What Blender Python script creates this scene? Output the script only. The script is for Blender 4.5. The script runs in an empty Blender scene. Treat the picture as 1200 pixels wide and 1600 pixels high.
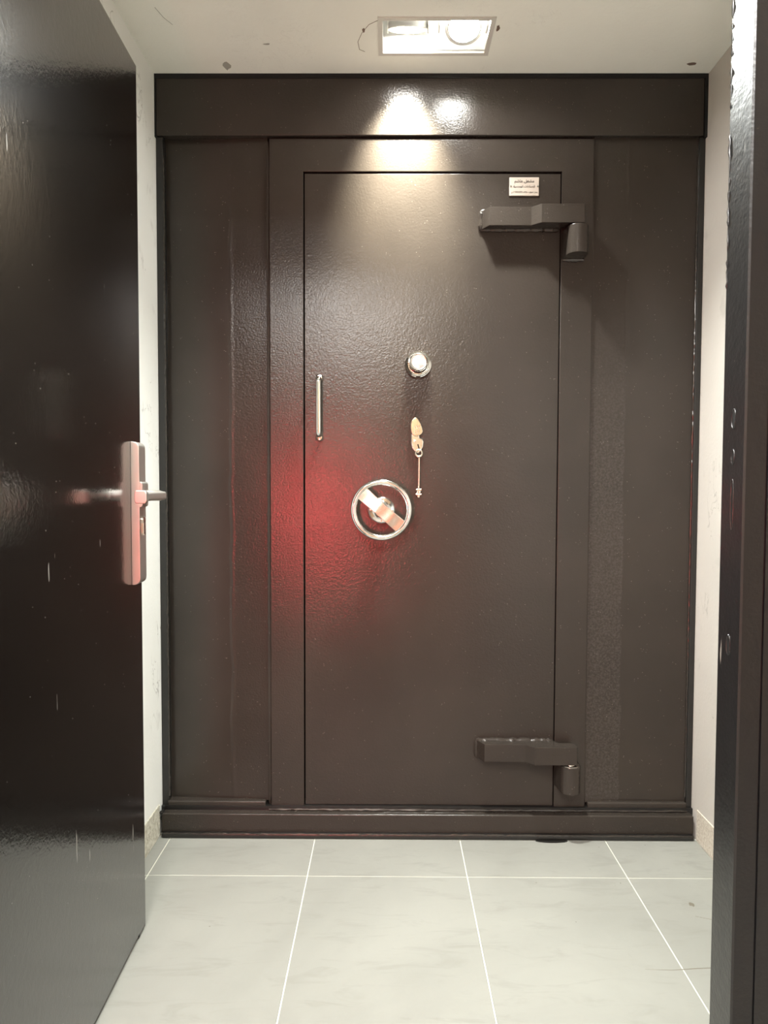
import bpy, bmesh, math, random
from mathutils import Vector, Matrix, Euler, noise
random.seed(7)
S = bpy.context.scene
COL = S.collection
PI = math.pi

# ------------------------------------------------------------------ camera
CAM = (0.0114, -2.2054, 1.1065)
PITCH, YAW, ROLL = -0.0417, -0.0059, 0.0031
cam = bpy.data.cameras.new('camera')
cam.sensor_fit = 'VERTICAL'; cam.sensor_height = 36.0; cam.lens = 36.0 * 1109.0 / 1600.0
cam.clip_start = 0.02
cam_o = bpy.data.objects.new('camera', cam); COL.objects.link(cam_o)
fw = Vector((math.sin(YAW) * math.cos(PITCH), math.cos(YAW) * math.cos(PITCH), math.sin(PITCH)))
r0 = Vector((math.cos(YAW), -math.sin(YAW), 0)); u0 = r0.cross(fw)
rt = math.cos(ROLL) * r0 + math.sin(ROLL) * u0; up = math.cos(ROLL) * u0 - math.sin(ROLL) * r0
m = Matrix((rt, up, -fw)).transposed().to_4x4(); m.translation = CAM
cam_o.matrix_world = m
S.camera = cam_o

# ------------------------------------------------------------------ world, exposure
w = bpy.data.worlds.new('world'); S.world = w; w.use_nodes = True
w.node_tree.nodes['Background'].inputs[0].default_value = (.9, .92, 1, 1)
w.node_tree.nodes['Background'].inputs[1].default_value = 0.05
S.view_settings.view_transform = 'Standard'; S.view_settings.look = 'None'
S.view_settings.exposure = 2.12; S.view_settings.gamma = 1.0
S.view_settings.use_curve_mapping = False
# lamp strengths (the lights themselves are made with their lamps further down)
POWER_VAULT_SPOT = 88.0
POWER_ROOM_SPOT = 70.0
OUTER_FILL = 14.0  # strength of the added fill panels
RED_LAMP = 1.1

# ------------------------------------------------------------------ helpers
class MB:
    def __init__(s): s.bm = bmesh.new()
    def add(s, t, mat=None):
        if mat is not None: bmesh.ops.transform(t, matrix=mat, verts=t.verts)
        me = bpy.data.meshes.new('tmp'); t.to_mesh(me); t.free()
        s.bm.from_mesh(me); bpy.data.meshes.remove(me); return s
    def box(s, x0, x1, y0, y1, z0, z1, bev=0.0, seg=2, mat=None):
        t = bmesh.new(); bmesh.ops.create_cube(t, size=1)
        for v in t.verts:
            v.co = Vector(((x0 + x1) / 2 + v.co.x * (x1 - x0), (y0 + y1) / 2 + v.co.y * (y1 - y0), (z0 + z1) / 2 + v.co.z * (z1 - z0)))
        if bev: bmesh.ops.bevel(t, geom=list(t.edges), offset=bev, segments=seg, profile=.5, affect='EDGES', clamp_overlap=True)
        return s.add(t, mat)
    def prism(s, pts, axis, a, b, bev=0.0, seg=2, mat=None):
        """closed outline pts (2D) extruded along axis from a to b"""
        t = bmesh.new()
        def P(p, q):
            return {'x': (q, p[0], p[1]), 'y': (p[0], q, p[1]), 'z': (p[0], p[1], q)}[axis]
        A = [t.verts.new(P(p, a)) for p in pts]; Bv = [t.verts.new(P(p, b)) for p in pts]
        t.faces.new(A); t.faces.new(Bv[::-1])
        n = len(pts)
        for i in range(n): t.faces.new((A[i], Bv[i], Bv[(i + 1) % n], A[(i + 1) % n]))
        bmesh.ops.recalc_face_normals(t, faces=t.faces)
        if bev: bmesh.ops.bevel(t, geom=list(t.edges), offset=bev, segments=seg, profile=.5, affect='EDGES', clamp_overlap=True)
        return s.add(t, mat)
    def lathe(s, prof, mat, seg=48):
        """prof: (r, h) pairs, turned about local z, placed with mat"""
        t = bmesh.new(); rings = []
        for r, h in prof:
            if r < 1e-6: rings.append([t.verts.new((0, 0, h))])
            else: rings.append([t.verts.new((r * math.cos(2 * PI * k / seg), r * math.sin(2 * PI * k / seg), h)) for k in range(seg)])
        for a, b in zip(rings, rings[1:]):
            for k in range(seg):
                k2 = (k + 1) % seg
                f = [a[k % len(a)], a[k2 % len(a)], b[k2 % len(b)], b[k % len(b)]]
                f = list(dict.fromkeys(f))
                if len(f) > 2: t.faces.new(f)
        bmesh.ops.recalc_face_normals(t, faces=t.faces)
        return s.add(t, mat)
    def tube(s, pts, r, seg=12, closed=False, mat=None):
        t = bmesh.new(); pts = [Vector(p) for p in pts]; n = len(pts); rings = []
        rad = r if isinstance(r, (list, tuple)) else [r] * n
        prev = None
        for i, p in enumerate(pts):
            if closed: d = pts[(i + 1) % n] - pts[i - 1]
            else: d = pts[min(i + 1, n - 1)] - pts[max(i - 1, 0)]
            d.normalize()
            if prev is None:
                a = Vector((0, 0, 1)) if abs(d.z) < .9 else Vector((1, 0, 0))
                e = d.cross(a).normalized()
            else:
                e = (prev - d * prev.dot(d)).normalized()
            prev = e; g = d.cross(e)
            rings.append([t.verts.new(p + rad[i] * (math.cos(2 * PI * k / seg) * e + math.sin(2 * PI * k / seg) * g)) for k in range(seg)])
        pr = list(zip(rings, rings[1:])) + ([(rings[-1], rings[0])] if closed else [])
        for a, b in pr:
            for k in range(seg): t.faces.new((a[k], a[(k + 1) % seg], b[(k + 1) % seg], b[k]))
        if not closed: t.faces.new(rings[0][::-1]); t.faces.new(rings[-1])
        bmesh.ops.recalc_face_normals(t, faces=t.faces)
        return s.add(t, mat)
    def bead(s, p0, p1, r, step=.006, jit=.25, amp=.0008):
        """uneven weld bead"""
        p0, p1 = Vector(p0), Vector(p1); n = max(3, int((p1 - p0).length / step)); pts = []; rad = []
        for i in range(n + 1):
            pts.append(p0.lerp(p1, i / n) + Vector((random.uniform(-amp, amp), random.uniform(-amp, amp), random.uniform(-amp, amp))))
            rad.append(r * random.uniform(1 - jit, 1 + jit) * (.5 if i in (0, n) else 1))
        return s.tube(pts, rad, 7)

def root_loc(p):
    while p.parent: p = p.parent
    return p.location.copy()
def obj(name, mb, mat, parent=None, smooth=35, xf=None):
    bm = mb.bm if isinstance(mb, MB) else mb
    if xf is not None: bmesh.ops.transform(bm, matrix=xf, verts=bm.verts)
    if parent is not None: bmesh.ops.translate(bm, vec=-root_loc(parent), verts=bm.verts)
    me = bpy.data.meshes.new(name); bm.to_mesh(me); bm.free()
    if smooth:
        me.shade_smooth(); me.set_sharp_from_angle(angle=math.radians(smooth))
    o = bpy.data.objects.new(name, me); COL.objects.link(o)
    if mat is not None: me.materials.append(mat)
    if smooth:
        wn = o.modifiers.new('weighted_normal', 'WEIGHTED_NORMAL'); wn.mode = 'FACE_AREA'; wn.weight = 100; wn.keep_sharp = True
    if parent is not None: o.parent = parent
    return o
def tag(o, label, cat=None, group=None, kind=None):
    o['label'] = label
    if cat: o['category'] = cat
    if group: o['group'] = group
    if kind: o['kind'] = kind
    return o
def thing(name, label, cat, loc=(0, 0, 0), group=None, kind=None):
    o = bpy.data.objects.new(name, None); COL.objects.link(o); o.location = loc
    o.empty_display_size = .1
    return tag(o, label, cat, group, kind)
def FY(x, y, z):
    """lathe axis (local z) pointing out of the vault, towards -y"""
    return Matrix.Translation((x, y, z)) @ Matrix.Rotation(PI / 2, 4, 'X')

# ------------------------------------------------------------------ materials
class NT:
    def __init__(s, name):
        s.m = bpy.data.materials.new(name); s.m.use_nodes = True; s.t = s.m.node_tree
        s.b = s.t.nodes['Principled BSDF']; s.pos = s.t.nodes.new('ShaderNodeNewGeometry').outputs['Position']
    def n(s, typ, **kw):
        nd = s.t.nodes.new('ShaderNode' + typ)
        for k, v in kw.items():
            if k.startswith('_'): setattr(nd, k[1:], v)
            else:
                k2 = int(k[1:]) if k[0] == 'i' and k[1:].isdigit() else k.replace('__', ' ')
                s.put(nd.inputs[k2], v)
        return nd
    def put(s, sock, v):
        if isinstance(v, bpy.types.NodeSocket): s.t.links.new(v, sock)
        elif isinstance(v, (tuple, list)) and len(v) == 3 and sock.type == 'RGBA': sock.default_value = (*v, 1)
        else: sock.default_value = v
    def set(s, **kw):
        for k, v in kw.items(): s.put(s.b.inputs[k.replace('__', ' ')], v)
        return s
    def noise(s, scale, detail=3, rough=.5, vec=None, dist=0):
        return s.n('TexNoise', Vector=vec or s.pos, Scale=scale, Detail=detail, Roughness=rough, Distortion=dist).outputs[0]
    def ramp(s, v, a, b, va=0., vb=1.):
        return s.n('MapRange', _clamp=True, _interpolation_type='SMOOTHSTEP', i0=v, i1=a, i2=b, i3=va, i4=vb).outputs[0]
    def math(s, op, a, b=0., c=0.):
        return s.n('Math', _operation=op, i0=a, i1=b, i2=c).outputs[0]
    def mix(s, f, a, b):
        nd = s.n('Mix', _data_type='RGBA'); s.put(nd.inputs[0], f); s.put(nd.inputs[6], a); s.put(nd.inputs[7], b); return nd.outputs[2]
    def sep(s): return s.n('SeparateXYZ', i0=s.pos).outputs
    def scale(s, x, y, z): return s.n('VectorMath', _operation='MULTIPLY', i0=s.pos, i1=(x, y, z)).outputs[0]
    def bump(s, h, dist, strength=1., normal=None):
        nd = s.n('Bump', Height=h, Distance=dist, Strength=strength)
        if normal is not None: s.put(nd.inputs['Normal'], normal)
        return nd.outputs[0]

def plain(name, col, rough=.5, metal=0., spec=.5, **kw):
    return NT(name).set(Base__Color=col, Roughness=rough, Metallic=metal, Specular__IOR__Level=spec, **kw).m

def vault_paint(name, boundary=None, coarse_right=True, peel=1.0, pale_amt=0.0):
    """brown gloss paint with orange peel; side panels have a coarse coat lapped over a smooth one"""
    k = NT(name)
    big = k.noise(3.0, 3); fine = k.noise(190, 2, .5); mid = k.noise(80, 2)
    col = k.mix(k.ramp(big, .35, .65), (.0320, .0262, .0218), (.0375, .0306, .0253))
    vor = k.n('TexVoronoi', Vector=k.pos, Scale=120.).outputs[0]
    keep = k.ramp(k.noise(45, 1), .60, .64)
    speck = k.math('MULTIPLY', k.ramp(vor, .16, .10), keep)
    col = k.mix(k.math('MULTIPLY', speck, .35), col, (.32, .29, .25))
    rough = k.ramp(k.noise(5, 2), .3, .7, .205, .24)
    amp = .0006 * peel
    if boundary is not None:
        x, y, z = k.sep()
        wob = k.math('MULTIPLY_ADD', k.noise(9, 2), .02, boundary - .01)
        d = k.math('SUBTRACT', x, wob)
        msk = k.ramp(d, -.003, .003) if coarse_right else k.ramp(d, .003, -.003)
        edge = k.math('MULTIPLY', k.ramp(d, -.008, 0.), k.ramp(d, .012, .0))
        h = k.math('MULTIPLY', fine, k.math('MULTIPLY_ADD', msk, .85, .15))
        h = k.math('ADD', h, k.math('MULTIPLY', edge, .8))
        rough = k.math('MULTIPLY_ADD', msk, -.01, rough)
        if pale_amt: col = k.mix(k.math('MULTIPLY', k.math('MULTIPLY', msk, pale_amt), k.math('MULTIPLY', k.ramp(k.noise(150, 3, .7), .35, .7), k.ramp(z, 1.75, 1.1))), col, (.10, .09, .082))  # coarse coat mixed paler and grainy, fading out towards the top
    else:
        h = k.math('ADD', fine, k.math('MULTIPLY', mid, .5))
    h = k.math('MULTIPLY_ADD', speck, .6, h)
    k.set(Base__Color=col, Roughness=rough, IOR=1.5, Specular__IOR__Level=.35, Normal=k.bump(h, amp, 1.))
    return k.m

def black_gloss(name, wob=1.0, rough=.13, spec=.55, coat=.62, base=(.0007, .0007, .0006)):
    k = NT(name)
    vor = k.n('TexVoronoi', Vector=k.pos, Scale=70.).outputs[0]
    keep = k.ramp(k.noise(17, 1), .60, .66)
    speck = k.math('MULTIPLY', k.ramp(vor, .085, .05), keep)
    st = k.noise(1.0, 2, .5, k.scale(60, 60, 9)); scr = k.math('MULTIPLY', k.ramp(st, .735, .76), k.ramp(k.noise(6, 1), .5, .6))
    dirt = k.math('MAXIMUM', speck, scr)
    col = k.mix(k.math('MULTIPLY', dirt, .6), base, (.35, .33, .3))
    h = k.math('ADD', k.noise(210, 2), k.math('MULTIPLY', k.noise(60, 1), 1.2))
    k.set(Base__Color=col, Roughness=k.math('MULTIPLY_ADD', dirt, .4, rough), Specular__IOR__Level=spec, Coat__Weight=coat, Coat__Roughness=rough * .8, Normal=k.bump(h, .00018 * wob), Coat__Normal=k.bump(h, .00018 * wob))
    return k.m

def wall_paint(name, col, scr=1.0):
    k = NT(name)
    big = k.noise(2.2, 4)
    c = k.mix(k.ramp(big, .3, .7), col, tuple(q * .95 for q in col))
    v = k.scale(14, 14, 5)
    s1 = k.noise(1.0, 3, .6, v, 1.5)
    line = k.math('MULTIPLY', k.ramp(k.math('ABSOLUTE', k.math('SUBTRACT', s1, .5)), .012, .004), k.ramp(k.noise(5, 2), .56, .64))
    smu = k.math('MULTIPLY', k.ramp(k.noise(11, 4), .62, .75), .35)
    c = k.mix(k.math('MULTIPLY', k.math('MAXIMUM', line, smu), .55 * scr), c, (.26, .23, .20))
    k.set(Base__Color=c, Roughness=.75, Specular__IOR__Level=.3, Normal=k.bump(k.noise(90, 3), .0006))
    return k.m

def tile_mat(name):
    k = NT(name)
    a = k.noise(1.6, 6, .6, dist=.6); b = k.noise(1.0, 4, .65, k.scale(6, 22, 6), .8); c3 = k.noise(120, 2)
    c = k.mix(k.ramp(a, .3, .7), (.243, .241, .216), (.288, .286, .257))
    c = k.mix(k.math('MULTIPLY', k.ramp(b, .50, .72), .5), c, (.210, .208, .184))
    vor = k.n('TexVoronoi', Vector=k.pos, Scale=38.).outputs[0]
    x, y, z = k.sep()
    near = k.math('MULTIPLY', k.ramp(x, .45, .8), k.ramp(y, -.55, -.1))
    keep = k.ramp(k.math('MULTIPLY_ADD', near, .14, k.noise(13, 1)), .66, .72)
    c = k.mix(k.math('MULTIPLY', k.math('MULTIPLY', k.ramp(vor, .10, .05), keep), .8), c, (.12, .11, .09))
    k.set(Base__Color=c, Roughness=k.ramp(a, .3, .7, .50, .58), Specular__IOR__Level=.4, Normal=k.bump(k.math('ADD', b, k.math('MULTIPLY', c3, .4)), .0005))
    return k.m

def emit(name, col, strength):
    return NT(name).set(Base__Color=(.8, .8, .8), Emission__Color=col, Emission__Strength=strength, Roughness=.4).m

M = dict(
    vault=vault_paint('vault_paint_brown'),
    vault_l=vault_paint('vault_paint_left_panel', -.479, True, 1.1),
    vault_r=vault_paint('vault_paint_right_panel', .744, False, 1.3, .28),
    weld=plain('weld_paint_brown_gloss', (.030, .025, .021), .22, spec=.6),
    seal=plain('black_sealant', (.012, .011, .010), .32, spec=.6),
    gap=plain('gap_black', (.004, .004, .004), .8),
    door=black_gloss('door_black_gloss', .9, .17),
    jamb=black_gloss('frame_black_gloss', 1.8, .34, .40, .42, (.006, .0063, .0075)),
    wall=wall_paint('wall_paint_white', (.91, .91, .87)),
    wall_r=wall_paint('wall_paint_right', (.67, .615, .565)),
    ceil=wall_paint('ceiling_paint', (.955, .945, .875), .12),
    outer=wall_paint('outer_wall_paint', (.60, .52, .42), .2),
    outer_b=wall_paint('outer_back_wall_paint', (.36, .26, .17), .2),
    skirt=None, tile=tile_mat('floor_tile_beige'),
    grout=plain('grout_white', (.62, .61, .53), .8),
    chrome=plain('chrome', (.86, .85, .83), .09, 1.),
    chrome_s=plain('chrome_satin', (.80, .77, .72), .22, 1.),
    brass=plain('polished_warm_steel', (.86, .74, .58), .16, 1.),
    keym=plain('key_nickel_brass', (.80, .72, .60), .25, 1.),
    plate=plain('name_plate_aluminium', (.62, .56, .49), .38, .35),
    ink=plain('plate_ink_black', (.02, .018, .016), .6),
    lockm=plain('lock_satin_nickel', (.62, .59, .55), .42, 1.),
    white=plain('lamp_white_enamel', (.50, .495, .47), .4),
    trimw=plain('lamp_trim_paint', (.66, .63, .58), .45),
    chip=plain('bare_patch_brown', (.18, .12, .09), .8),
    chipg=plain('bare_patch_grey', (.42, .40, .35), .8),
    crack=plain('crack_dark', (.16, .14, .11), .9),
)
k = NT('skirting_stone_beige')
v = k.noise(130, 4, .7); 
k.set(Base__Color=k.mix(k.ramp(v, .35, .65), (.62, .53, .44), (.80, .72, .62)), Roughness=.8, Normal=k.bump(v, .003)); M['skirt'] = k.m
k = NT('skirting_rough_plaster')
v = k.noise(60, 5, .7)
k.set(Base__Color=k.mix(k.ramp(v, .3, .6), (.42, .38, .28), (.70, .67, .57)), Roughness=.85, Normal=k.bump(v, .008)); M['skirt_l'] = k.m

# ------------------------------------------------------------------ the setting
WL, WR, CZ = -.701, .9714, 2.339
PY0, PY1 = -1.4365, -1.386            # partition with the doorway, near and far face
OX0, OX1, OY = -1.7, 1.7, -3.6        # room the viewer stands in

floor = thing('floor', 'beige stone-look tiled floor with pale joints', 'floor', (0, -1.4, 0), kind='structure')
obj('grout_bed', MB().box(OX0, OX1, OY, .15, -.06, -.0015), M['grout'], floor, 0)
X0, TW, YR, TL, G = -.6629, .45, -.2544, .90, .0017
def tile(x0, x1, y0, y1):
    if x1 - x0 > .01 and y1 - y0 > .01:
        obj('tile', MB().box(x0 + G, x1 - G, y0 + G, y1 - G, -.02, 0, .0009, 1), M['tile'], floor, 0)
for j in range(-5, 1):
    y0, y1 = YR + TL * j, YR + TL * (j + 1)
    for i in range(-4, 6):
        x0, x1 = X0 + TW * i, X0 + TW * (i + 1)
        if y1 > PY0:   # inside the vestibule
            tile(max(x0, WL), min(x1, WR), max(y0, PY0), min(y1, -.03))
        if y0 < PY0:
            tile(max(x0, OX0), min(x1, OX1), max(y0, OY), min(y1, PY0))
# a hairline crack across the tiles at the right
ck = MB(); pts = [(.60, -.630), (.66, -.632), (.72, -.626), (.78, -.622), (.84, -.617), (.90, -.614), (.965, -.608)]
ck.tube([(a, b, 0) for a, b in pts], [.0003, .0007, .0009, .001, .0009, .0009, .0008], 5); obj('crack', ck, M['crack'], floor)
ck = MB(); ck.tube([(a, b, 0) for a, b in ((.80, -.43), (.87, -.455), (.93, -.463), (.97, -.463))], .0005, 5); obj('crack', ck, M['crack'], floor)
ch = MB(); ch.prism([(.812 + .011 * random.uniform(.5, 1) * math.cos(t), -.378 + .012 * random.uniform(.4, 1) * math.sin(t)) for t in [q * PI / 5 for q in range(10)]], 'z', -.002, .0004)
obj('stain', ch, M['crack'], floor)

LX0, LX1, LY0, LY1 = -.021, .2945, -.2725, -.1035       # recessed lamp cut-out (outer edge of its trim)
ceil = thing('ceiling', 'cream painted plaster ceiling with small chips', 'ceiling', (0, -.7, CZ), kind='structure')
c = MB(); e = .006
c.box(WL - .1, LX0 + e, PY0, .15, CZ, CZ + .03).box(LX1 - e, WR + .1, PY0, .15, CZ, CZ + .03)
c.box(LX0 + e, LX1 - e, PY0, LY0 + e, CZ, CZ + .03).box(LX0 + e, LX1 - e, LY1 - e, .15, CZ, CZ + .03)
obj('plaster', c, M['ceil'], ceil, 0)
obj('plaster', MB().box(OX0 - .1, OX1 + .1, OY - .1, PY0, CZ, CZ + .03), M['ceil'], ceil, 0)
def flake(cx, cy, rx, ry, mat, name):
    f = MB(); f.prism([(cx + rx * random.uniform(.55, 1) * math.cos(t), cy + ry * random.uniform(.55, 1) * math.sin(t)) for t in [q * PI / 5 for q in range(10)]], 'z', CZ - .0004, CZ + .001)
    obj(name, f, mat, ceil, 0)
flake(-.472, -.052, .014, .028, M['chipg'], 'paint_chip')
flake(.900, -.060, .016, .009, M['chip'], 'paint_chip')
flake(.305, -.225, .006, .016, M['chip'], 'paint_chip')
flake(-.060, -.215, .005, .012, M['chip'], 'paint_chip')
flake(-.335, -.155, .012, .005, M['chipg'], 'paint_chip')
f = MB(); f.tube([(-.02, -.258, CZ), (-.045, -.24, CZ), (-.065, -.205, CZ), (-.078, -.165, CZ), (-.075, -.13, CZ), (-.06, -.12, CZ)], .0008, 5)
obj('plaster_crack', f, M['chip'], ceil)
f = MB(); f.tube([(-.60, -.31, CZ), (-.59, -.27, CZ), (-.575, -.24, CZ)], .0008, 5); obj('plaster_crack', f, M['chipg'], ceil)

tag(obj('wall_left', MB().box(WL - .1, WL, PY1 - .04, .15, 0, CZ), M['wall'], None, 0), 'scuffed white plaster wall left of the vault', 'wall', kind='structure')
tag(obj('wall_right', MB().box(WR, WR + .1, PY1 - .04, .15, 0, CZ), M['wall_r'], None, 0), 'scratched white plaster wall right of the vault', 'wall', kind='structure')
pw = MB()
pw.box(OX0, -.622, PY0 + .003, PY1 - .003, 0, CZ).box(.472, OX1, PY0 + .003, PY1 - .003, 0, CZ).box(-.622, .472, PY0 + .003, PY1 - .003, 2.145, CZ)
tag(obj('wall_doorway', pw, M['wall'], None, 0), 'white partition wall around the black doorway', 'wall', kind='structure')
tag(obj('wall_outer_left', MB().box(OX0 - .1, OX0, OY, PY1, 0, CZ), M['outer'], None, 0), 'beige wall of the outer room, left side', 'wall', kind='structure')
tag(obj('wall_outer_right', MB().box(OX1, OX1 + .1, OY, PY1, 0, CZ), M['outer'], None, 0), 'beige wall of the outer room, right side', 'wall', kind='structure')
tag(obj('wall_outer_back', MB().box(OX0, OX1, OY - .1, OY, 0, CZ), M['outer_b'], None, 0), 'beige wall at the back of the outer room', 'wall', kind='structure')
tag(obj('wall_behind_vault', MB().box(WL - .1, WR + .1, .15, .2, 0, CZ), M['gap'], None, 0), 'dark strip of wall behind the vault front', 'wall', kind='structure')
tag(obj('baseboard_right', MB().box(WR - .003, WR + .02, PY1, -.045, 0, .098, .001, 1), M['skirt'], None, 0), 'grainy beige stone skirting at foot of right wall', 'baseboard', kind='structure')
tag(obj('baseboard_left', MB().box(WL - .02, WL + .003, PY1, -.035, 0, .100, .001, 1), M['skirt_l'], None, 0), 'rough cream skirting at foot of left wall', 'baseboard', kind='structure')

# black steel door frame
tr = thing('trim_1', 'chipped glossy black steel door frame around the doorway', 'door frame', (0, -1.41, 0), kind='structure')
jx = .395
prof = [(jx, PY1), (jx, -1.4155), (jx - .0009, -1.4165), (jx - .0009, -1.4362), (jx + .0012, -1.4378),
        (jx + .0225, -1.4378), (jx + .0225, -1.4350), (jx + .0245, -1.4350), (jx + .0245, -1.4385), (jx + .077, -1.4385), (jx + .077, PY1)]
tag(obj('jamb', MB().prism(prof, 'z', 0, 2.10), M['jamb'], tr, 20), 'right jamb with latch holes')
obj('jamb', MB().prism([(-.165 - x, y) for x, y in prof][::-1], 'z', 0, 2.10), M['jamb'], tr, 20)
obj('head', MB().box(-.635, .475, -1.4385, PY1, 2.10, 2.147, .001, 1), M['jamb'], tr, 20)
def hole(y, z, ry, rz, n=26):
    q = MB(); pts = [(jx - .0003, y + ry * math.cos(2 * PI * k / n), z + rz * math.sin(2 * PI * k / n)) for k in range(n)]
    q.tube(pts, [.0005 + .0007 * random.random() for _ in range(n)], 6, True)
    o = obj('latch_rim', q, M['jamb'], tr)
    q = MB(); q.prism([(y + ry * math.cos(2 * PI * k / n), z + rz * math.sin(2 * PI * k / n)) for k in range(n)], 'x', jx - .0006, jx + .001)
    obj('latch_hole', q, M['gap'], o)
hole(-1.4115, 1.178, .0045, .011); hole(-1.4115, 1.136, .0035, .008); hole(-1.4120, 1.083, .0032, .028); hole(-1.4110, .925, .0045, .011)
bl = MB()
for z0, z1 in ((1.66, 1.52), (1.50, 1.32)):
    bl.bead((jx + .0008, -1.3868, z0), (jx + .0008, -1.3868, z1), .0012, .005, .5)
obj('paint_run', bl, M['jamb'], tr)

# open black door
HX, HY = -.5600, -1.400
dv = Vector((-.0298, 1, 0)).normalized(); nv = Vector((dv.y, -dv.x, 0))
DX = Matrix(((dv.x, nv.x, 0, HX), (dv.y, nv.y, 0, HY), (0, 0, 1, 0), (0, 0, 0, 1)))   # (along leaf, out of face, up)
LEN = .9094
d1 = thing('door_1', 'open glossy black metal door with satin lock plate', 'door', (HX, HY, 0), kind='structure')
obj('leaf', MB().box(.017, LEN, -.045, 0, .014, 2.087, .0015, 2), M['door'], d1, 30, DX)
obj('bottom_edge_cap', MB().box(LEN - .045, LEN, -.040, -.001, .005, .016, .001, 1), M['jamb'], d1, 30, DX)
q = MB()
for z in (.25, 1.05, 1.85): q.tube([(.010, .004, z - .05), (.010, .004, z + .05)], .006, 12)
obj('hinge_knuckles', q, M['jamb'], d1, 30, DX)
# lock: profile in (out, up) extruded along the leaf
def rounded(x0, x1, z0, z1, r, left=False, n=5):
    out = [(x0, z0)]
    out += [(x1 - r + r * math.sin(t), z0 + r - r * math.cos(t)) for t in [PI / 2 * k / n for k in range(n + 1)]]
    out += [(x1 - r + r * math.cos(t), z1 - r + r * math.sin(t)) for t in [PI / 2 * k / n for k in range(n + 1)]]
    out += [(x0, z1)]; return out
s0, s1 = .836, .884
q = MB(); q.prism(rounded(0, .0195, .866, 1.199, .014), 'x', s0, s1, .0012, 2)
lock = obj('lock_plate', q, M['lockm'], d1, 30, DX)
q = MB(); q.prism(rounded(.018, .0255, 1.047, 1.106, .006), 'x', s0 + .003, s1, .001, 2); obj('lever_boss', q, M['lockm'], lock, 30, DX)
q = MB(); q.lathe([(0, 0), (.0125, 0), (.0125, .034), (.010, .042), (0, .042)], Matrix.Translation((.862, .024, 1.074)) @ Matrix.Rotation(-PI / 2, 4, 'X'), 24)
q.box(.715, .874, .053, .0725, 1.064, 1.0835, .0055, 3)
q.prism([(.053, 1.0595), (.0725, 1.0595), (.076, 1.0655), (.076, 1.082), (.0725, 1.088), (.053, 1.088), (.0495, 1.082), (.0495, 1.0655)], 'x', .706, .722, .002, 2)
obj('lever', q, M['lockm'], lock, 30, DX)
q = MB(); q.prism([(.0085 * math.sin(t) + .860, 1.016 + .0085 * math.cos(t)) for t in [PI * (-.8 + 1.6 * k / 14) for k in range(15)]] + [(.865, .985), (.860, .980), (.855, .985)], 'y', .0185, .0230, .0008, 1)
kc = obj('key_cylinder', q, M['chrome_s'], lock, 30, DX)

# ------------------------------------------------------------------ vault front (fixed steelwork)
FL, FR, FT, FB = -.3556, .6344, 2.153, .0789
LL, LR, LT, LB = -.2513, .5371, 2.0537, .083
vf = thing('vault_frame', 'dark brown painted steel vault front with lintel, side panels and sill', 'vault front', (0, 0, 0))
# door surround: four flats welded to one ring with a mitre-free face
r_ = bmesh.new(); d = .06; b = .0025
o_ = [(FL, FB), (FR, FB), (FR, FT), (FL, FT)]; i_ = [(LL, LB), (LR, LB), (LR, LT), (LL, LT)]
def inset(q, k, sg): 
    cx, cz = (q[0][0] + q[2][0]) / 2, (q[0][1] + q[2][1]) / 2
    return [(x + sg * k * (1 if x < cx else -1), z + sg * k * (1 if z < cz else -1)) for x, z in q]
rings = [(o_, d), (o_, b), (inset(o_, b * .3, 1), b * .3), (inset(o_, b, 1), 0), (inset(i_, b, -1), 0), (inset(i_, b * .3, -1), b * .3), (i_, b), (i_, d)]
vs = [[r_.verts.new((x, y, z)) for x, z in q] for q, y in rings]
for a, bb in zip(vs, vs[1:]):
    for kk in range(4): r_.faces.new((a[kk], a[(kk + 1) % 4], bb[(kk + 1) % 4], bb[kk]))
bmesh.ops.recalc_face_normals(r_, faces=r_.faces)
if sum(f.normal.y for f in r_.faces) > 0: bmesh.ops.reverse_faces(r_, faces=r_.faces)
obj('door_surround', r_, M['vault'], vf, 30)
obj('lintel', MB().box(-.6970, .9615, -.010, .03, 2.1570, 2.3270, .003, 3), M['vault'], vf, 30)
obj('gap_strip', MB().box(WL, WR, -.012, .01, 2.3255, CZ - .0002), M['gap'], vf, 0)  # black strips closing the gap round the lintel
obj('gap_strip', MB().box(.9625, WR, -.012, .01, 2.152, 2.3255), M['gap'], vf, 0)
obj('gap_strip', MB().box(WL, -.6972, -.012, .01, 2.152, 2.3255), M['gap'], vf, 0)
obj('lintel_backing', MB().box(WL, WR, .012, .05, 2.168, CZ - .0003), M['gap'], vf, 0)
obj('side_panel', MB().prism([(-.690, .0246), (FL - .006, .010), (FL - .006, .05), (-.690, .05)], 'z', .095, 2.165, .001, 1), M['vault_l'], vf, 30)
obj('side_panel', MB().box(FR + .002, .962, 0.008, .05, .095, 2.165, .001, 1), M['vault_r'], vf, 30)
# edge strips against the plaster
obj('edge_strip', MB().box(WL, -.679, -.002, .05, .07, 2.156, .003, 2), M['seal'], vf, 30)
obj('edge_strip', MB().box(.953, WR, -.002, .05, .07, 2.156, .003, 2), M['seal'], vf, 30)
q = MB().bead((-.6785, .0005, 2.10), (-.6785, .0005, .11), .0028, .008, .3)
obj('weld_bead', q, M['weld'], vf)
q = MB().bead((.953, .006, 2.12), (.953, .006, .11), .0032, .008, .35)
obj('weld_bead', q, M['weld'], vf)
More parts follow.
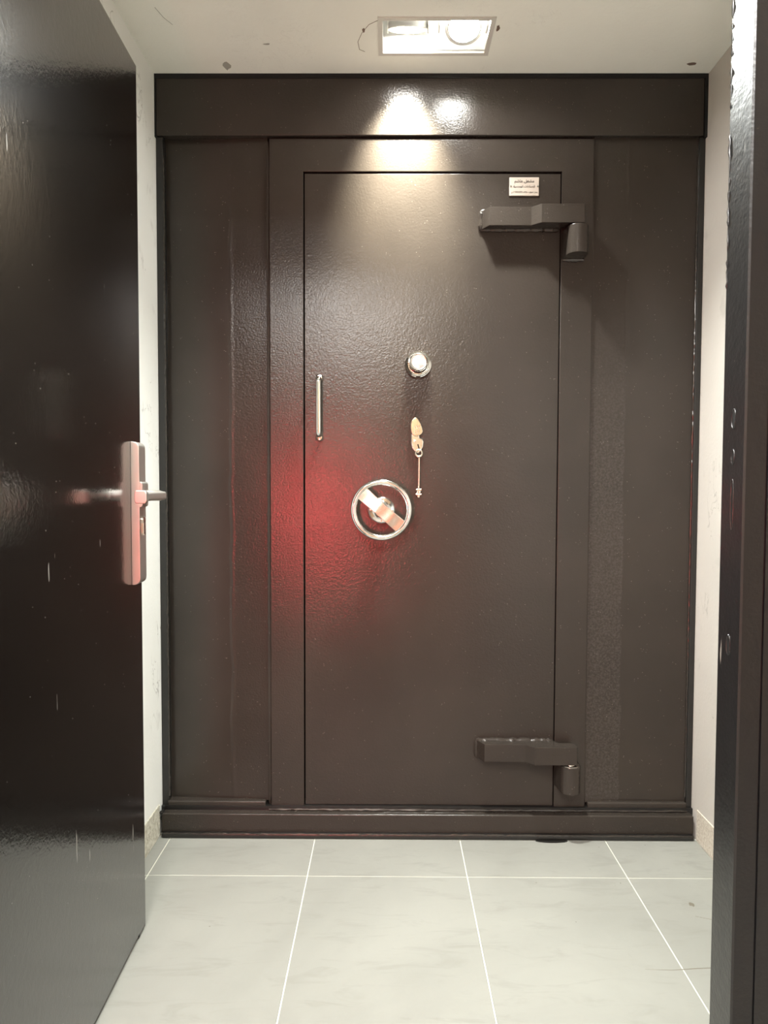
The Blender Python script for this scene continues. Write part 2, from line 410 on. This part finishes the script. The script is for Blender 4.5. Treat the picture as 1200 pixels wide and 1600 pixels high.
# fillet between left panel and surround
q = MB().bead((FL - .005, .008, 2.145), (FL - .005, .008, .085), .0055, .03, .08, .0003)
obj('weld_fillet', q, M['vault'], vf)
q = MB().bead((FR + .001, .008, 2.145), (FR + .001, .008, .085), .003, .03, .1, .0003)
obj('weld_fillet', q, M['vault'], vf)
obj('panel_foot_bar', MB().box(-.684, -.372, -.006, .03, .074, .099, .005, 3), M['vault'], vf, 30)
obj('panel_foot_bar', MB().box(.6425, .955, -.006, .03, .076, .101, .005, 3), M['vault'], vf, 30)
obj('sill', MB().box(-.6935, .9645, -.036, .05, .013, .0725, .0045, 3), M['vault'], vf, 30)
obj('sill_seal', MB().box(WL, WR, -.010, .05, .0, .085), M['seal'], vf, 0)
obj('floor_strip', MB().box(-.690, .962, -.050, .0, .0, .0155, .005, 2), M['seal'], vf, 30)
q = MB().bead((-.685, -.046, .0135), (.958, -.046, .0135), .0030, .010, .4); obj('weld_bead', q, M['weld'], vf)
q = MB().bead((-.36, -.010, .0755), (.955, -.010, .0765), .0036, .012, .4); obj('weld_bead', q, M['weld'], vf)
q = MB().bead((LL, -.002, .0800), (LR, -.002, .0800), .0030, .012, .3); obj('weld_bead', q, M['weld'], vf)
q = MB()
for k in range(9): q.bead((-.697 + random.uniform(-.002, .004), -.012 - .004 * k % .03, .012 + .009 * k), (-.688, -.02, .016 + .009 * k + random.uniform(-.006, .01)), .004, .004, .5)
obj('sealant_lump', q, M['seal'], vf)
obj('spill_patch', MB().prism([(.52 + .05 * math.cos(t) , -.052 + .012 * math.sin(t)) for t in [2 * PI * kk / 18 for kk in range(18)]], 'z', 0, .0006), M['seal'], vf, 0)

# ------------------------------------------------------------------ vault door (the leaf and what is fixed to it)
vd = thing('vault_door', 'heavy dark brown steel vault door with chrome handwheel and dial', 'vault door', (.143, .0, .086))
g = .0035
obj('leaf', MB().box(LL + g, LR - .0028, .0030, .075, LB + .003, LT - .0055, .0015, 2), M['vault'], vd, 30)
def hinge(zc, upper):
    """cranked arm welded to the leaf; plan outline (x, y) extruded upwards"""
    h = .0275
    plan = [(.286, .004), (.298, -.012), (.312, -.040), (.438, -.040), (.463, -.065), (.5905, -.065), (.5935, -.062), (.5935, -.024), (.542, -.024), (.5330, -.004), (.5325, .004)]
    a = obj('hinge_arm', MB().prism(plan, 'z', zc - h, zc + h, .0016, 2), M['vault'], vd, 30)
    q = MB().bead((.290, -.001, zc + h), (.528, -.001, zc + h), .0065, .008, .25).bead((.290, -.001, zc - h), (.528, -.001, zc - h), .0065, .006, .3)
    q.bead((.290, -.003, zc - h), (.290, -.003, zc + h), .007, .008, .15)
    obj('weld_bead', q, M['vault'], a)
    # barrel on the fixed surround
    z1, z0 = zc - h - .0015, zc - h - .0885
    cx, cy, R = .5755, -.046, .0315
    arc = [(cx + R * math.sin(t), cy - R * math.cos(t)) for t in [-PI / 2 + PI * kk / 18 for kk in range(19)]]
    pl = arc + [(cx + R, .002), (cx - R - .006, .002)]
    br = obj('hinge_barrel', MB().prism(pl, 'z', z0, z1 - .004, .0015, 2), M['vault'], vf, 30)
    obj('hinge_pin', MB().lathe([(0, z0 + .01), (.017, z0 + .01), (.017, z1 + .0008), (0, z1 + .0008)], Matrix.Translation((cx, cy, 0)), 24).lathe([(.018, z1 - .006), (.027, z1 - .005), (.027, z1 - .002), (.018, z1 - .001)], Matrix.Translation((cx, cy, 0)), 28), M['chrome_s'] if not upper else M['vault'], br)
    if upper:
        obj('weld_bead', MB().bead((cx - R - .004, -.003, z0 - .002), (cx + R, -.003, z0 - .002), .0065, .006, .3), M['weld'], br)
hinge(1.9055, True); hinge(.2700, False)

# chrome pull bar
hx = -.2015
pts = []
for zz, s in ((1.4225, 1), (1.2505, -1)):
    seq = [(hx, .003 - .031 * t, zz) for t in (0, .35, .7)] + [(hx, -.026 - .010 * math.sin(a), zz - s * .010 * (1 - math.cos(a))) for a in (PI / 6, PI / 3, PI / 2)]
    pts += seq if s == 1 else seq[::-1]
ph = obj('pull_handle', MB().tube(pts, .0072, 16), M['chrome'], vd)
for zz in (1.4285, 1.2445):
    obj('handle_foot', MB().lathe([(0, 0), (.0125, 0), (.0125, .004), (.010, .008), (.008, .012), (0, .013)], FY(hx, .003, zz), 24), M['chrome'], ph)
    obj('screw', MB().lathe([(.0, .0), (.004, 0), (.0035, .0025), (0, .003)], FY(hx, -.009, zz + (.004 if zz > 1.3 else -.004)), 12), M['chrome_s'], ph)

# combination dial
dx, dz = .1020, 1.4715
dial = obj('combination_dial', MB().lathe([(0, 0), (.0275, 0), (.0275, .036), (.026, .040), (.0245, .0415), (.022, .0405), (.012, .0402), (0, .0402)], FY(dx, .003, dz), 64), M['chrome_s'], vd, 25)
n = 60
rg = MB(); gap = .16
arc = [(-PI / 2 + gap + (2 * PI - 2 * gap) * kk / n) for kk in range(n + 1)]
for R_, yy, rr in ((.0375, -.010, .0030), (.0340, -.016, .0032)):
    rg.tube([(dx + R_ * math.cos(t), yy, dz - .003 + R_ * math.sin(t)) for t in arc], rr, 8)
rg.lathe([(.028, 0), (.0385, 0), (.0385, .010), (.0355, .016), (.029, .018), (.028, .018)], FY(dx, .003, dz - .003), 64)
obj('dial_ring', rg, M['chrome'], dial, 30)
k = NT('dial_face_spun')    # spun face: fine circular turning marks
x, y, z = k.sep()
vec = k.n('VectorMath', _operation='SUBTRACT', i0=k.pos, i1=(dx, y and 0, dz)).outputs[0]
ln = k.n('VectorMath', _operation='LENGTH', i0=k.n('VectorMath', _operation='MULTIPLY', i0=vec, i1=(1, 0, 1)).outputs[0]).outputs[1]
tangent = k.n('Tangent', _direction_type='RADIAL', _axis='Y').outputs[0]
k.set(Base__Color=(.33, .325, .32), Metallic=1., Roughness=.3, Anisotropic=.85, Tangent=tangent, Normal=k.bump(k.math('SINE', k.math('MULTIPLY', ln, 5200.)), .00002)); M['spun'] = k.m
o = obj('dial_face', MB().lathe([(0, .0), (.0205, .0), (.0215, -.001)], FY(0, 0, 0), 48), M['spun'], dial)
o.location = Vector((dx, -.0385, dz))

# handwheel
wx, wz, wy = -.0090, 1.0235, -.060
N = 72
prof_r = .0088
hw = obj('handwheel_rim', MB().tube([(wx + .0840 * math.cos(2 * PI * kk / N), wy, wz + .0840 * math.sin(2 * PI * kk / N)) for kk in range(N)], prof_r, 16, True), M['chrome'], vd)
ang = math.radians(-41)
SP = Matrix.Translation((wx, wy, wz)) @ Matrix.Rotation(-ang, 4, 'Y')
sp = MB(); nseg = 24
t = bmesh.new(); rows = []
for kk in range(nseg + 1):      # flat bar, dished towards the hub, slightly wavy from hand finishing
    xx = -.080 + .160 * kk / nseg; yy = .006 * (1 - (xx / .08) ** 2) * -1 + .0006 * math.sin(xx * 130)
    hw_ = .0185 + .0025 * abs(xx / .08)
    rows.append([t.verts.new((xx, yy - .004, -hw_)), t.verts.new((xx, yy - .005, -hw_ + .0015)), t.verts.new((xx, yy - .0052, 0)), t.verts.new((xx, yy - .005, hw_ - .0015)), t.verts.new((xx, yy - .004, hw_)), t.verts.new((xx, yy + .004, hw_)), t.verts.new((xx, yy + .004, -hw_))])
for a, bb in zip(rows, rows[1:]):
    for kk in range(7): t.faces.new((a[kk], a[(kk + 1) % 7], bb[(kk + 1) % 7], bb[kk]))
t.faces.new(rows[0][::-1]); t.faces.new(rows[-1]); bmesh.ops.recalc_face_normals(t, faces=t.faces)
sp.add(t, SP)
k = NT('spoke_brushed_steel'); nz = k.noise(55, 3)
k.set(Base__Color=(.86, .78, .69), Metallic=1., Roughness=.24, Normal=k.bump(k.noise(26, 2), .0009)); M['spoke'] = k.m
obj('spoke', sp, M['spoke'], hw, 30)
hub = obj('hub', MB().lathe([(0, 0), (.041, 0), (.041, .004), (.038, .0075), (.029, .009), (.026, .013), (.0235, .020), (.0225, .045), (.019, .056), (0, .056)], FY(wx, .003, wz - .003), 48), M['chrome'], hw)
for a in (.62, .62 + PI, .62 + PI / 2, .62 - PI / 2):
    obj('screw', MB().lathe([(0, 0), (.0036, 0), (.003, .0022), (0, .0026)], FY(wx + .0335 * math.cos(a + .9), -.0045, wz - .003 + .0335 * math.sin(a + .9)), 12), M['chrome_s'], hub)

# keyhole escutcheon with swing cover
esc_pts = []
def oval(cx, cz, rx, rz, tilt=0, n=28, top=1.0, bot=1.0):
    out = []
    for kk in range(n):
        a = 2 * PI * kk / n; x = rx * math.cos(a); z_ = rz * math.sin(a)
        if z_ > 0: x *= 1 - .25 * top * (z_ / rz) ** 2
        else: x *= 1 - .25 * bot * (z_ / rz) ** 2
        c_, s_ = math.cos(tilt), math.sin(tilt)
        out.append((cx + x * c_ - z_ * s_, cz + x * s_ + z_ * c_))
    return out
def outline(pts, k=1.0):
    return [(.1025 + (635 + u / 21.34 - 653.5) / 519, 1.4715 - (645 + v / 21.34 - 567) / 519) for u, v in pts]
es = obj('keyhole_escutcheon', MB().prism(outline([(165, 700), (160, 1000), (190, 1190), (300, 1340), (400, 1390), (510, 1290), (575, 1150), (590, 980), (550, 890), (450, 850), (430, 700)]), 'y', .003, -.008, .003, 3), M['chrome'], vd)
obj('keyhole_slot', MB().prism([(.1005, 1.224), (.104, 1.225), (.1085, 1.209), (.105, 1.2075)], 'y', -.007, -.0086), M['gap'], es, 0)
obj('pivot_screw', MB().lathe([(0, 0), (.0045, 0), (.004, .003), (0, .0035)], FY(.093, -.008, 1.234), 14), M['chrome_s'], es)
cv = obj('keyhole_cover', MB().prism(outline([(305, 145), (390, 210), (480, 360), (535, 520), (560, 640), (530, 720), (450, 775), (330, 812), (215, 775), (165, 690), (140, 540), (135, 400), (170, 270), (230, 190)]), 'y', -.006, -.017, .0035, 3), M['brass'], es)
em = MB()      # stamped maker's mark: square outline, flag and loop
ez, ex, ey = 1.268, .0985, -.0172
for a, bb in (((-.0075, .010), (-.0075, -.012)), ((-.0075, -.012), (.0085, -.0095)), ((-.0075, .010), (-.002, .0115)), ((.0085, -.0095), (.0085, .008)),
              ((-.001, .0115), (.006, .013)), ((.006, .013), (.004, .0035)), ((.004, .0035), (-.001, .004)), ((-.001, .0115), (-.001, .004)),
              ((-.0025, -.001), (.003, -.0005)), ((.003, -.0005), (.003, -.007)), ((.003, -.007), (-.0025, -.0065)), ((-.0025, -.0065), (-.0025, -.001))):
    em.tube([(ex + a[0], ey, ez + a[1]), (ex + bb[0], ey, ez + bb[1])], .00075, 6)
obj('emblem', em, M['chrome'], cv)

# maker's plate with Arabic lettering
PX0, PX1, PZ0, PZ1 = .3774, .4677, 1.981, 2.0365
npl = obj('name_plate', MB().box(PX0, PX1, -.0005, .0035, PZ0, PZ1, .0008, 1), M['plate'], vd, 30)
for x in (PX0 + .0045, PX1 - .0045):
    obj('screw', MB().lathe([(0, 0), (.003, 0), (.0026, .0014), (0, .0018)], FY(x, -.0004, 2.0095), 12), M['chrome'], npl)
AR = {'ا': (0xFE8D, 0), 'أ': (0xFE83, 0), 'ب': (0xFE8F, 1), 'ة': (0xFE93, 0), 'ت': (0xFE95, 1), 'ج': (0xFE9D, 1), 'د': (0xFEA9, 0), 'ر': (0xFEAD, 0), 'س': (0xFEB1, 1), 'ش': (0xFEB5, 1),
      'ص': (0xFEB9, 1), 'ع': (0xFEC9, 1), 'غ': (0xFECD, 1), 'ف': (0xFED1, 1), 'ق': (0xFED5, 1), 'ل': (0xFEDD, 1), 'م': (0xFEE1, 1), 'ن': (0xFEE5, 1), 'ه': (0xFEE9, 1), 'و': (0xFEED, 0), 'ي': (0xFEF1, 1)}
def shape_ar(s):
    out = []
    for i, chh in enumerate(s):
        if chh not in AR: out.append(chh); continue
        prv = i > 0 and s[i - 1] in AR and AR[s[i - 1]][1] == 1
        nxt = i + 1 < len(s) and s[i + 1] in AR and AR[chh][1] == 1
        out.append(chr(AR[chh][0] + (3 if prv and nxt else 2 if nxt else 1 if prv else 0)))
    words = ''.join(out).split(' ')
    return ' '.join(wd if wd[:1].isdigit() else wd[::-1] for wd in words[::-1])
def text_line(s, zc, width, name, bold=0.0):
    cu = bpy.data.curves.new('tmp_text', 'FONT'); cu.body = shape_ar(s); cu.size = 1; cu.extrude = .02; cu.offset = bold
    to = bpy.data.objects.new('tmp_text', cu); COL.objects.link(to)
    dg = bpy.context.evaluated_depsgraph_get(); dg.update()
    me = bpy.data.meshes.new_from_object(to.evaluated_get(dg))
    bpy.data.objects.remove(to); bpy.data.curves.remove(cu)
    xs = [v.co.x for v in me.vertices]; a, bb = min(xs), max(xs); sc = width / (bb - a); cx = (PX0 + PX1) / 2
    bm = bmesh.new(); bm.from_mesh(me); bpy.data.meshes.remove(me)
    for v in bm.verts:
        x, z_, y_ = v.co.x, v.co.y, v.co.z
        v.co = Vector((cx + (x - (a + bb) / 2) * sc, -.0007 - y_ * .012, zc + (z_ - .2) * sc))
    obj(name, bm, M['ink'], npl, 0)
text_line('مشغل هاشم', 2.0235, .060, 'lettering', .012)
text_line('للصناعات الهندسية', 2.0080, .066, 'lettering', .006)
text_line('جبل سوق - هاتف 2222222 الري', 1.9915, .080, 'lettering', .004)

# key hanging below the escutcheon
ky = thing('door_key', 'long thin double-bitted key hanging below the keyhole cover', 'key', (.1055, -.02, 1.06))
rp = [(.1050 + .0098 * math.cos(2 * PI * kk / 28), -.016 + .003 * math.sin(2 * PI * kk / 28), 1.1965 + .0105 * math.sin(2 * PI * kk / 28)) for kk in range(28)]
obj('bow_ring', MB().tube(rp, .0030, 10, True), M['keym'], ky)
obj('shaft', MB().tube([(.1060, -.016, 1.186), (.1058, -.014, 1.12), (.1052, -.012, 1.066)], .0030, 12), M['keym'], ky)
q = MB()
for zz, hw_ in ((1.084, .0085), (1.0765, .006), (1.0695, .0085)):
    q.box(.1052 - hw_, .1052 + hw_, -.0145, -.0095, zz - .0024, zz + .0024, .0009, 1)
q.box(.1012, .1092, -.0142, -.0098, 1.063, 1.088, .0008, 1)
q.lathe([(0, -.0045), (.0035, -.002), (.0035, .002), (0, .0045)], Matrix.Translation((.1050, -.012, 1.0625)), 12)
obj('bit', q, M['keym'], ky)

# ------------------------------------------------------------------ recessed twin downlight in the ceiling
dl = thing('recessed_downlight', 'white recessed twin spotlight fixture in the ceiling above the vault', 'ceiling light', ((LX0 + LX1) / 2, (LY0 + LY1) / 2, CZ))
tw = .013
tm = bmesh.new()
def rect(x0, x1, y0, y1, z): return [tm.verts.new(p) for p in ((x0, y0, z), (x1, y0, z), (x1, y1, z), (x0, y1, z))]
R1 = rect(LX0, LX1, LY0, LY1, CZ + .001); R2 = rect(LX0, LX1, LY0, LY1, CZ - .0025)
R3 = rect(LX0 + tw, LX1 - tw, LY0 + tw, LY1 - tw, CZ - .0025); R4 = rect(LX0 + tw, LX1 - tw, LY0 + tw, LY1 - tw, CZ + .006)
for a, bb in ((R1, R2), (R2, R3), (R3, R4)):
    for kk in range(4): tm.faces.new((a[kk], a[(kk + 1) % 4], bb[(kk + 1) % 4], bb[kk]))
bmesh.ops.recalc_face_normals(tm, faces=tm.faces)
if sum(f.normal.z * f.calc_area() for f in tm.faces) > 0: bmesh.ops.reverse_faces(tm, faces=tm.faces)
obj('trim_frame', tm, M['trimw'], dl, 20)
HZ = .115
hs = MB()
a0, a1, b0, b1 = LX0 + tw, LX1 - tw, LY0 + tw, LY1 - tw
hs.box(a0 - .002, a0, b0, b1, CZ + .004, CZ + HZ).box(a1, a1 + .002, b0, b1, CZ + .004, CZ + HZ).box(a0 - .002, a1 + .002, b0 - .002, b0, CZ + .004, CZ + HZ).box(a0 - .002, a1 + .002, b1, b1 + .002, CZ + .004, CZ + HZ).box(a0 - .002, a1 + .002, b0 - .002, b1 + .002, CZ + HZ, CZ + HZ + .002)
obj('housing', hs, M['white'], dl, 0)
def lamp_head(cx, cy, cz, tilt, lens_mat, R, light_col, power, spot_deg, aim, name_label, blend):
    """tilt > 0 turns the face towards the vault"""
    T = Matrix.Translation((cx, cy, cz)) @ Matrix.Rotation(PI + tilt, 4, 'X')     # local +z is the beam direction
    h = obj('lamp_head', MB().lathe([(.020, -.050), (.034, -.045), (R + .008, -.016), (R + .010, -.006), (R + .010, 0), (R + .003, .001), (R + .001, -.002)], T, 48), M['white'], dl)
    h['label'] = name_label
    obj('lens_ring', MB().tube([T @ Vector(((R + .001) * math.cos(2 * PI * kk / 48), (R + .001) * math.sin(2 * PI * kk / 48), -.001)) for kk in range(48)], .0022, 8, True), M['chrome_s'], h)
    obj('lens', MB().lathe([(0, -.002), (R * .6, -.003), (R, -.005)], T, 40), lens_mat, h)
    ld = bpy.data.lights.new('spot_beam', 'SPOT'); ld.energy = power; ld.color = light_col; ld.spot_size = math.radians(spot_deg); ld.spot_blend = blend; ld.shadow_soft_size = R * .75
    lo = bpy.data.objects.new('spot_beam', ld); COL.objects.link(lo); lo.parent = h
    p = T @ Vector((0, 0, .004)); dirv = (T.to_3x3() @ Vector((0, 0, 1))) if aim is None else Vector(aim)
    lo.location = p - dl.location; lo.rotation_euler = dirv.to_track_quat('-Z', 'Y').to_euler()
lamp_head(.0615, -.1720, CZ + .028, math.radians(22), emit('lens_warm_glow', (1., .97, .90), 20.), .046, (1., .965, .80), POWER_VAULT_SPOT, 60, (-.02, .50, -.86), 'lamp turned towards the vault', 1.0)
lamp_head(.2155, -.2060, CZ + .013, math.radians(-20), emit('lens_white_glow', (.99, 1., .96), 120.), .043, (.96, 1., .95), POWER_ROOM_SPOT, 118, None, 'lamp turned towards the doorway', 1.0)
for x in (.006, .117, .148, .279):
    obj('gimbal_bracket', MB().box(x - .0015, x + .0015, -.205, -.17, CZ + .02, CZ + .10), M['trimw'], dl, 0)

# ------------------------------------------------------------------ added fill panels and the red lamp of the unseen outer room
def fill_panel(x, y, label, sx=.30, sy=.30, col=(1, .985, .95)):  # unseen panels added to fill the vault front from behind the viewer
    t = thing('fill_panel_light', label, 'ceiling light', (x, y, CZ), 'added fill panels of the outer room')
    obj('frame', MB().box(x - sx - .015, x + sx + .015, y - sy - .015, y + sy + .015, CZ - .012, CZ - .0005, .002, 1), M['white'], t, 0)
    obj('diffuser', MB().box(x - sx, x + sx, y - sy, y + sy, CZ - .0135, CZ - .0115), emit('fill_panel_glow', col, OUTER_FILL), t, 0)
fill_panel(-.33, -3.25, 'added unseen white fill panel over the back of the outer room')
fill_panel(-.20, -2.15, 'added unseen white fill panel near the doorway of the outer room')
rl = thing('red_wall_lamp', 'tall red glowing wall lamp in the outer room, mirrored as red glow', 'lamp', (-.53, OY, .44))
obj('back_plate', MB().box(-.61, -.45, OY, OY + .03, .51, 1.37, .004, 2), M['jamb'], rl)
obj('red_diffuser', MB().box(-.60, -.46, OY + .03, OY + .06, .52, 1.36, .01, 3), emit('red_glow', (1., .05, .06), 2.0), rl)
la = bpy.data.lights.new('red_beam', 'AREA'); la.shape = 'RECTANGLE'; la.size = .13; la.size_y = .80; la.energy = RED_LAMP; la.color = (1., .06, .07); la.spread = math.radians(50)
lo = bpy.data.objects.new('red_beam', la); COL.objects.link(lo); lo.parent = rl
lp = Vector((-.53, OY + .065, .94)); lo.location = lp - rl.location
lo.rotation_euler = (Vector((-.25, 0, 1.0)) - lp).to_track_quat('-Z', 'Y').to_euler()
